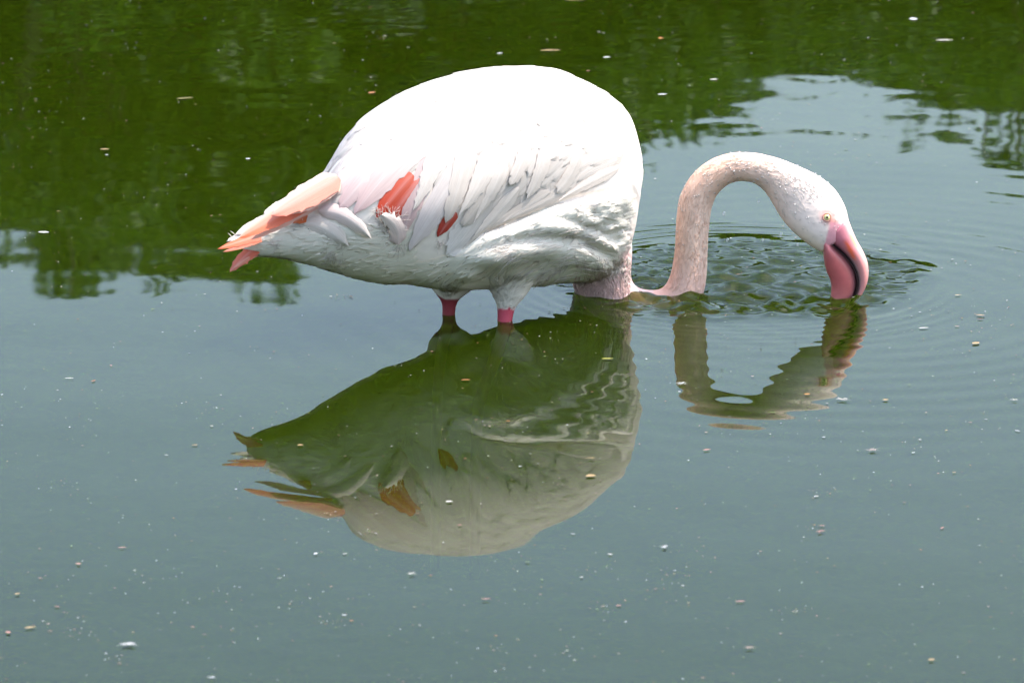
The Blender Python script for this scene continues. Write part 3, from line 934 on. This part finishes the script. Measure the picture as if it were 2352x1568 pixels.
for _ in range(1800):
    i = int(rng.integers(60, 268)); t = rng.beta(.75, .75)
    q = ndf[i]; p = np.array([q[0] * (1 - t) + q[2] * t, q[1] * (1 - t) + q[3] * t])
    if p[1] > 664 or (p[0] > 1880 and p[1] > 470): continue
    j = max(i - 8, 0); q2 = ndf[j]; e = np.array([q2[0] * (1 - t) + q2[2] * t, q2[1] * (1 - t) + q2[3] * t])
    d_ = e - p; d_ /= np.linalg.norm(d_) + 1e-9
    a_ = rng.normal(0, .3); d_ = np.array([d_[0] * math.cos(a_) - d_[1] * math.sin(a_), d_[0] * math.sin(a_) + d_[1] * math.cos(a_)])
    L = rng.uniform(9, 20)
    k = sstep(1650, 1850, p[0])
    c_ = np.array((.70, .465, .365)) * (1 - k) + np.array((.74, .62, .56)) * k
    strand([p, p + d_ * L * .5, p + d_ * L], .00022, rng.uniform(.0000, .0004), tuple(np.minimum(c_ * rng.uniform(1.12, 1.3), .8)))
fl = mesh_obj('loose_barbs', hv, hf, M_FEATHER, bird, col=hc, uv=hu); fl['kind'] = 'stuff'

# the other flank: the same plumage mirrored through the middle plane
mv, mf, mc, mu = [], [], [], []
for V, Fq, C, U in mirror_store:
    o = len(mv)
    for q in V:
        mv.append((q[0], 2 * float(mid_y(q[0])) - q[1], q[2]))
    mf += [tuple(i + o for i in reversed(f)) for f in Fq]; mc += C; mu += U
ff = mesh_obj('far_flank_feathers', mv, mf, M_FEATHER, bird, col=mc, uv=mu); ff['kind'] = 'stuff'

# ------------------------------------------------------------------ bill, eyes
UP_OUT = [(1946, 500), (1952, 512), (1956, 524), (1968, 552), (1982, 575), (1993, 601), (1995.5, 624), (1993, 646), (1984, 668), (1973, 686), (1960, 702), (1944, 716)]
GAPE = [(1897, 543), (1910, 557), (1924, 569), (1941.6, 584.7), (1957, 603.6), (1967, 626), (1970.5, 646), (1968, 666), (1961, 684), (1952, 700), (1938, 714)]
LOW_IN = [(1889, 566), (1891, 577), (1891.5, 590), (1895, 612), (1899, 626), (1906, 639), (1910, 657), (1908, 679), (1907, 690), (1908, 703), (1914, 714)]
def arr(p, n): return dense([(a_, b_) for a_, b_ in p], n)
NB = 40
uo, gp, li = arr(UP_OUT, NB), arr(GAPE, NB), arr(LOW_IN, NB)
tt = np.linspace(0, 1, NB)
YB = 5.85
wid = np.interp(tt, [0, .12, .35, .6, .85, 1], [.0150, .0178, .0170, .0150, .0115, .0050])
def bill_piece(name, A, B, k, colf):
    rows = [((A[i][0], A[i][1]), (B[i][0], B[i][1]), wid[i] * k, YB) for i in range(NB)]
    V, F_ = sweep(rows, 24)
    P = proj(np.array(V))
    C = []
    for i in range(NB):
        for j in range(24):
            C.append(colf(tt[i], math.cos(2 * math.pi * j / 24), P[i * 24 + j]))
    return mesh_obj(name, V, F_, M_BILL, bird, col=C)
def mixc(a_, b_, t):
    t = float(np.clip(t, 0, 1)); return np.array(a_) * (1 - t) + np.array(b_) * t
def upc(t, c, p):
    col = mixc((.50, .15, .19), (.62, .25, .24), sstep(.1, .5, t))
    col = mixc(col, (.70, .46, .40), sstep(.35, .9, c) * sstep(.7, .3, t))
    col = mixc(col, (.74, .52, .50), sstep(-.5, -.85, c) * sstep(.25, .45, t) * .7)
    nl = abs((p[0] - 1953) * .89 - (p[1] - 575) * .46 - .0)            # orange red groove by the nostril
    col = mixc(col, (.80, .13, .05), sstep(7, 2, nl) * sstep(548, 562, p[1]) * sstep(600, 588, p[1]))
    nl2 = abs((p[0] - 1960) * .89 - (p[1] - 552) * .46)
    col = mixc(col, (.82, .35, .18), sstep(5, 1, nl2) * sstep(535, 545, p[1]) * sstep(575, 562, p[1]))
    return col
def loc_(t, c, p):
    col = mixc((.48, .14, .155), (.48, .11, .112), sstep(0, .3, t))
    col = mixc(col, (.54, .17, .16), sstep(.5, .9, t))
    col = mixc(col, (.60, .24, .26), sstep(.55, .9, c) * .7)
    return col
# keep a narrow slit of black between the two halves
g_up = gp + (uo - gp) * np.interp(tt, [0, .15, 1], [.003, .008, .04])[:, None]
g_lo = gp + (li - gp) * np.interp(tt, [0, .15, .5, 1], [.003, .008, .045, .09])[:, None]
bill_piece('upper_mandible', uo, g_up, 1.0, upc)
bill_piece('lower_mandible', g_lo, li, .93, loc_)
rows = []
for i in range(3, NB - 5):
    c = (g_up[i] + g_lo[i]) / 2; e = (g_up[i] - g_lo[i]) / 2 * 1.25
    rows.append((tuple(c + e), tuple(c - e), wid[i] * np.interp(tt[i], [0, .3, 1], [.92, 1.0, 1.01]), YB))
V, F_ = sweep(rows, 20)
mesh_obj('bill_cutting_edge', V, F_, M_BLACK, bird, None)

def uv_sphere(c, r, nu=20, nv_=12, sq=(1, 1, 1)):
    V = [np.array(c) + np.array([0, 0, r * sq[2]])]
    for i in range(1, nv_):
        for j in range(nu):
            th, ph = math.pi * i / nv_, 2 * math.pi * j / nu
            V.append(np.array(c) + r * np.array([math.sin(th) * math.cos(ph) * sq[0], math.sin(th) * math.sin(ph) * sq[1], math.cos(th) * sq[2]]))
    V.append(np.array(c) - np.array([0, 0, r * sq[2]]))
    F_ = [(0, 1 + j, 1 + (j + 1) % nu) for j in range(nu)]
    for i in range(nv_ - 2):
        for j in range(nu):
            a_, b_ = 1 + i * nu + j, 1 + i * nu + (j + 1) % nu
            F_.append((a_, a_ + nu, b_ + nu, b_))
    l = len(V) - 1
    F_ += [(l, 1 + (nv_ - 2) * nu + (j + 1) % nu, 1 + (nv_ - 2) * nu + j) for j in range(nu)]
    return V, F_

def ring(c, n, R_, r, nu=28, nv_=8):
    n = n / np.linalg.norm(n)
    a_ = np.cross(n, [0, 0, 1.0]); a_ /= np.linalg.norm(a_); b_ = np.cross(n, a_)
    V, F_ = [], []
    for i in range(nu):
        t = 2 * math.pi * i / nu
        d = a_ * math.cos(t) + b_ * math.sin(t)
        for j in range(nv_):
            s = 2 * math.pi * j / nv_
            V.append(c + d * (R_ + r * math.cos(s)) + n * r * math.sin(s))
    for i in range(nu):
        for j in range(nv_):
            i2, j2 = (i + 1) % nu, (j + 1) % nv_
            F_.append((i * nv_ + j, i2 * nv_ + j, i2 * nv_ + j2, i * nv_ + j2))
    return V, F_
ec, en, _ = hit((1899.5, 499))
for sgn in (1, -1):
    c0, n0 = ec.copy(), en.copy()
    if sgn < 0:
        c0[1] = 2 * 5.86 - c0[1]; n0[1] = -n0[1]
    re = 9.2 / 1500
    V, F_ = uv_sphere(c0 - n0 * re * .45, re)
    eye = mesh_obj('eye', V, F_, M_IRIS, bird)
    V, F_ = uv_sphere(c0 + n0 * re * .50, re * .30, 14, 8, (1, .5, 1))
    mesh_obj('pupil', V, F_, M_PUPIL, eye)
    V, F_ = ring(c0 + n0 * re * .08, n0, re * .98, re * .20)
    mesh_obj('eyelid', V, F_, M_LID, eye)

# drops clinging to the wet neck and head
dv, df = [], []
def bead(p2, r):
    l, nrm, ok = hit(p2)
    V, F_ = uv_sphere(l + nrm * r * .3, r, 8, 6)
    o = len(dv); dv.extend(V); df.extend([tuple(k + o for k in q) for q in F_])
nd2 = dense(NECK, 400)
for _ in range(360):
    i = int(rng.integers(170, 395)) if rng.random() < .75 else int(rng.integers(120, 300))
    t = rng.uniform(0, 1) ** 1.5
    q = nd2[i]; p = (q[0] * (1 - t) + q[2] * t, q[1] * (1 - t) + q[3] * t)
    if p[1] > 660: continue
    bead(p, rng.uniform(.0006, .0018) * (1.0 if rng.random() < .9 else 1.5))
for _ in range(70):
    bead((rng.normal(1850, 35), rng.normal(425, 18)), rng.uniform(.0008, .002))
bd = mesh_obj('water_beads', dv, df, M_DROP, bird); bd['kind'] = 'stuff'

# ------------------------------------------------------------------ drops falling from the neck
DROPS = [(1742, 464, 3.4, 'topmost water drop falling inside the arch of the neck'),
         (1663, 490, 4.4, 'large water drop falling close to the upright part of the neck'),
         (1794, 539, 4.6, 'large water drop falling just below the throat'),
         (1671, 551, 4.0, 'low water drop falling beside the upright part of the neck'),
         (1752, 551, 3.6, 'low water drop falling midway between neck and throat'),
         (1832, 562, 3.4, 'lowest water drop falling nearest the bill')]
for x_, y_, r_, lab in DROPS:
    V, F_ = uv_sphere((0, 0, 0), r_ / 1500, 12, 8, (.9, .9, 1.25))
    o = mesh_obj('water_drop', V, F_, M_DROP); o.location = at(x_, y_, 5.875)
    tag(o, lab, 'water drop', 'drops falling from the neck')

# ------------------------------------------------------------------ floating bits
M_DEB = principled('floating_bit', (.5, .4, .3), 0.6, 0.3, attr=True)
TAN = (.50, .34, .16); PALE = (.74, .70, .62); WHT = (.80, .80, .79); PNK = (.55, .28, .22); RUST = (.45, .18, .06); YEL = (.50, .48, .10); GRN = (.22, .30, .08)
def wz(X, Y): return float(water_h(np.array([[X]]), np.array([[Y]]))[0, 0])
def leaf_geo(L, Wd, curl=.15, n=7):
    V, F_ = [], []
    for i in range(n):
        u = i / (n - 1); w = Wd * math.sin(math.pi * min(1, .06 + u * .92)) ** .8 * .5
        bend = curl * L * math.sin(u * 2.6) * .3
        up = .0006 + curl * L * (.12 * (u - .4) ** 2)
        for v in (-1, 0, 1):
            V.append(((u - .5) * L, v * w + bend, up + (.0 if v == 0 else .05 * w)))
    for i in range(n - 1):
        for j in range(2):
            F_.append((i * 3 + j, i * 3 + j + 1, (i + 1) * 3 + j + 1, (i + 1) * 3 + j))
    return V, F_
def fluff_geo(L, n=26):
    V, F_ = [], []
    for _ in range(n):
        a_ = rng.normal(0, .5) + (math.pi if rng.random() < .5 else 0); l = L * rng.uniform(.2, .55); w = L * rng.uniform(.006, .022)
        d = np.array([math.cos(a_), math.sin(a_), 0]); s = np.array([-d[1], d[0], 0]); c = np.array([rng.normal(0, L * .08), rng.normal(0, L * .08), .001])
        k = rng.normal(0, .25) * l
        i = len(V)
        V += [c + s * w, c - s * w, c + d * l * .5 - s * w + s * k * .3 + np.array([0, 0, L * .05]), c + d * l * .5 + s * w + s * k * .3 + np.array([0, 0, L * .05]), c + d * l + s * k]
        F_ += [(i, i + 1, i + 2, i + 3), (i + 3, i + 2, i + 4)]
    v, f = leaf_geo(L * .45, L * .06, .3, 6); o = len(V); V += [np.array(q) for q in v]; F_ += [tuple(k + o for k in q) for q in f]
    return V, F_
BITS = [  # x, y, length, width, turn, colour, form, name, label
    (295, 1482, 62, 0, .1, WHT, 'fluff', 'fluff', 'white tuft of down floating near the bottom left of the pond'),
    (70, 1443, 34, 7, .3, TAN, 'leaf', 'leaf_sliver', 'tan leaf sliver floating near the bottom left corner'),
    (18, 1454, 18, 8, -.6, PNK, 'leaf', 'leaf_scrap', 'reddish leaf scrap at the left edge beside the tan sliver'),
    (726, 1274, 15, 6, .5, WHT, 'leaf', 'petal', 'bright white petal floating left below the mirrored body'),
    (488, 1558, 30, 0, .2, WHT, 'fluff', 'fluff', 'white tuft of down cut by the bottom edge'),
    (281, 1260, 24, 4, .0, PNK, 'leaf', 'twig', 'thin pinkish twig floating on the lower left water'),
    (180, 1297, 16, 7, -.2, PNK, 'leaf', 'leaf_scrap', 'small russet scrap floating left of the mirrored tail'),
    (40, 1366, 17, 6, .5, TAN, 'leaf', 'leaf_scrap', 'small tan scrap floating alone at the left edge'),
    (160, 871, 28, 3, .1, PALE, 'leaf', 'twig', 'pale thin twig floating on the open water left of the bird'),
    (1562, 884, 44, 0, .1, WHT, 'fluff', 'fluff', 'white wisp of down beside the mirrored neck'),
    (2242, 790, 28, 12, .6, TAN, 'leaf', 'curled_leaf', 'curled tan leaf floating right of the mirrored head'),
    (2252, 726, 28, 7, -.4, (.38, .27, .15), 'leaf', 'leaf_sliver', 'brown leaf sliver floating right of the bill, above the curled leaf'),
    (2122, 755, 30, 5, .0, PALE, 'leaf', 'leaf_sliver', 'pale leaf sliver floating just outside the ripple ring'),
    (2201, 680, 22, 5, .2, (.45, .36, .2), 'leaf', 'twig', 'short brown twig floating right of the stirred water'),
    (1935, 921, 46, 0, .0, PALE, 'fluff', 'fluff', 'cream tuft of down at the tip of the mirrored head'),
    (1854, 908, 17, 8, .0, (.62, .3, .08), 'leaf', 'leaf_scrap', 'orange leaf scrap floating inside the mirrored head'),
    (2034, 921, 18, 8, .0, TAN, 'leaf', 'leaf_scrap', 'tan scrap floating right of the mirrored head'),
    (2002, 1036, 46, 0, .1, (.62, .5, .45), 'fluff', 'fluff', 'brownish tuft of down floating below the mirrored head'),
    (1624, 1035, 24, 6, .2, PNK, 'leaf', 'leaf_sliver', 'reddish leaf sliver floating right of the mirrored breast'),
    (2329, 921, 28, 0, .1, PALE, 'fluff', 'fluff', 'pale tuft of down near the right edge'),
    (1395, 826, 34, 7, -.1, YEL, 'leaf', 'leaf', 'yellow green leaf floating on the mirrored breast'),
    (1357, 1055, 34, 0, .1, TAN, 'fluff', 'seed_tuft', 'upper of two tan seed tufts floating on the mirrored breast'),
    (1357, 1095, 30, 14, .1, TAN, 'leaf', 'seed_husk', 'lower round tan seed husk floating on the mirrored breast'),
    (945, 1320, 30, 0, .3, PALE, 'fluff', 'fluff', 'pale tuft of down floating just under the mirrored back'),
    (1115, 1379, 34, 0, .2, PNK, 'fluff', 'seed_tuft', 'pinkish seed tuft floating below the mirrored back'),
    (1700, 1383, 30, 5, .1, PNK, 'leaf', 'twig', 'pink brown twig floating on the lower right water'),
    (1885, 1223, 32, 0, .2, PNK, 'fluff', 'seed_tuft', 'pinkish seed tuft floating on the right water'),
    (1527, 1258, 34, 0, .9, WHT, 'fluff', 'fluff', 'white wisp of down right below the mirrored back'),
    (1722, 1490, 34, 0, .0, (.62, .45, .36), 'fluff', 'seed_tuft', 'brown seed tuft floating near the bottom right'),
    (2140, 1517, 20, 8, .0, TAN, 'leaf', 'leaf_scrap', 'tan scrap floating near the bottom right corner'),
    (690, 1024, 18, 8, .1, TAN, 'leaf', 'leaf_scrap', 'tan scrap floating on the dark mirrored belly'),
    (1070, 875, 28, 7, .0, RUST, 'leaf', 'leaf_sliver', 'rusty leaf sliver floating on the mirrored belly near the leg'),
    (1032, 1154, 22, 8, .0, PALE, 'leaf', 'petal', 'pale petal floating on the mirrored wing'),
    (240, 345, 28, 9, .0, TAN, 'leaf', 'leaf', 'tan leaf floating on the dark water left of the back'),
    (425, 228, 52, 8, .2, (.36, .30, .12), 'leaf', 'twig', 'olive brown twig floating on the dark upper left water'),
    (855, 215, 26, 12, .8, RUST, 'leaf', 'leaf', 'rust brown leaf floating above the slope of the back'),
    (1265, 118, 60, 10, .0, TAN, 'leaf', 'leaf', 'long tan leaf floating right above the back'),
    (100, 536, 32, 12, -.2, WHT, 'leaf', 'feather', 'small white feather floating at the left where tree and sky mirror'),
    (2098, 46, 24, 20, .0, WHT, 'leaf', 'petal', 'white petal floating at the upper right on dark water'),
    (1522, 219, 28, 9, .0, WHT, 'leaf', 'petal', 'white petal floating right of the back'),
    (1148, 125, 18, 9, .0, WHT, 'leaf', 'petal', 'white petal floating above the middle of the back'),
    (1394, 134, 22, 10, .2, WHT, 'leaf', 'petal', 'white petal floating above the right end of the back'),
    (1518, 90, 16, 12, .0, (.6, .25, .06), 'leaf', 'leaf', 'orange leaf floating on the upper dark water'),
    (2170, 95, 50, 10, .0, PALE, 'leaf', 'leaf', 'pale leaf floating at the upper right under the white petal'),
    (570, 367, 14, 8, .0, WHT, 'leaf', 'petal', 'white petal floating left of the wing on dark water'),
    (1640, 185, 24, 9, .0, PALE, 'leaf', 'petal', 'cream petal floating beyond the neck on dark water'),
    (1320, 2, 60, 12, .0, TAN, 'leaf', 'leaf', 'tan leaf cut by the top edge'),
]
for (x_, y_, L, Wd, tr_, c, form, nm, lab) in BITS:
    p = on_water(x_, y_)
    sc = np.linalg.norm(p - np.array([0, 0, CAM_H])) / FOC
    Lm = L * sc * .78
    if form == 'fluff':
        V, F_ = fluff_geo(Lm)
    else:
        V, F_ = leaf_geo(Lm, max(Wd, 3) * sc * 1.25, rng.uniform(.1, .4))
    C = [np.array(c) * rng.uniform(.35, .6) for _ in V]
    o = mesh_obj(nm, V, F_, M_DEB, col=C)
    o.location = (p[0], p[1], wz(p[0], p[1]) + .0012)
    o.rotation_euler = (0, 0, tr_ * 1.2 + rng.normal(0, .1))
    tag(o, lab, {'fluff': 'down', 'seed_tuft': 'seed', 'seed_husk': 'seed', 'petal': 'petal', 'twig': 'twig', 'feather': 'feather'}.get(nm, 'leaf'), 'bits floating on the pond')

# the dusting of specks nobody could count
SV, SF, SC = [], [], []
cols = [WHT, WHT, PALE, PALE, PNK, PNK, RUST, TAN, GRN, (.6, .42, .35)]
CL = [(rng.uniform(-50, 2400), rng.uniform(0, 1580), rng.uniform(12, 60)) for _ in range(110)]
for i in range(2600):
    if i % 5 < 2:
        q = CL[rng.integers(len(CL))]; x_, y_ = q[0] + rng.normal(0, q[2]), q[1] + rng.normal(0, q[2] * .4)
    else:
        x_, y_ = rng.uniform(-60, 2410), rng.uniform(-30, 1600)
    if y_ < 540 and rng.random() < .35: continue
    p = on_water(x_, y_); sc = np.linalg.norm(p - np.array([0, 0, CAM_H])) / FOC
    L = sc * min(17, 1.8 + rng.exponential(2.6))
    w = L * rng.uniform(.2, .6) * (1.5 if L < 6 * sc else 1)
    th = rng.normal(0, .5); n_ = 6
    z = wz(p[0], p[1]) + .0015
    i0 = len(SV)
    c = np.array(cols[rng.integers(len(cols))]) * rng.uniform(.17, .46)
    SV.append((p[0], p[1], z + .0006)); SC.append(c)
    for k in range(n_):
        a_ = 2 * math.pi * k / n_; rr = rng.uniform(.6, 1.1)
        u, v = math.cos(a_) * L * .5 * rr, math.sin(a_) * w * .5 * rr
        SV.append((p[0] + u * math.cos(th) - v * math.sin(th), p[1] + u * math.sin(th) + v * math.cos(th), z)); SC.append(c)
    SF += [(i0, i0 + 1 + k, i0 + 1 + (k + 1) % n_) for k in range(n_)]
sp = mesh_obj('floating_specks', SV, SF, M_DEB, col=SC)
tag(sp, 'dusting of tiny pale and reddish specks floating on the pond', 'debris', kind='stuff')
print('wing coverts', n_cov, 'body verts', nv)
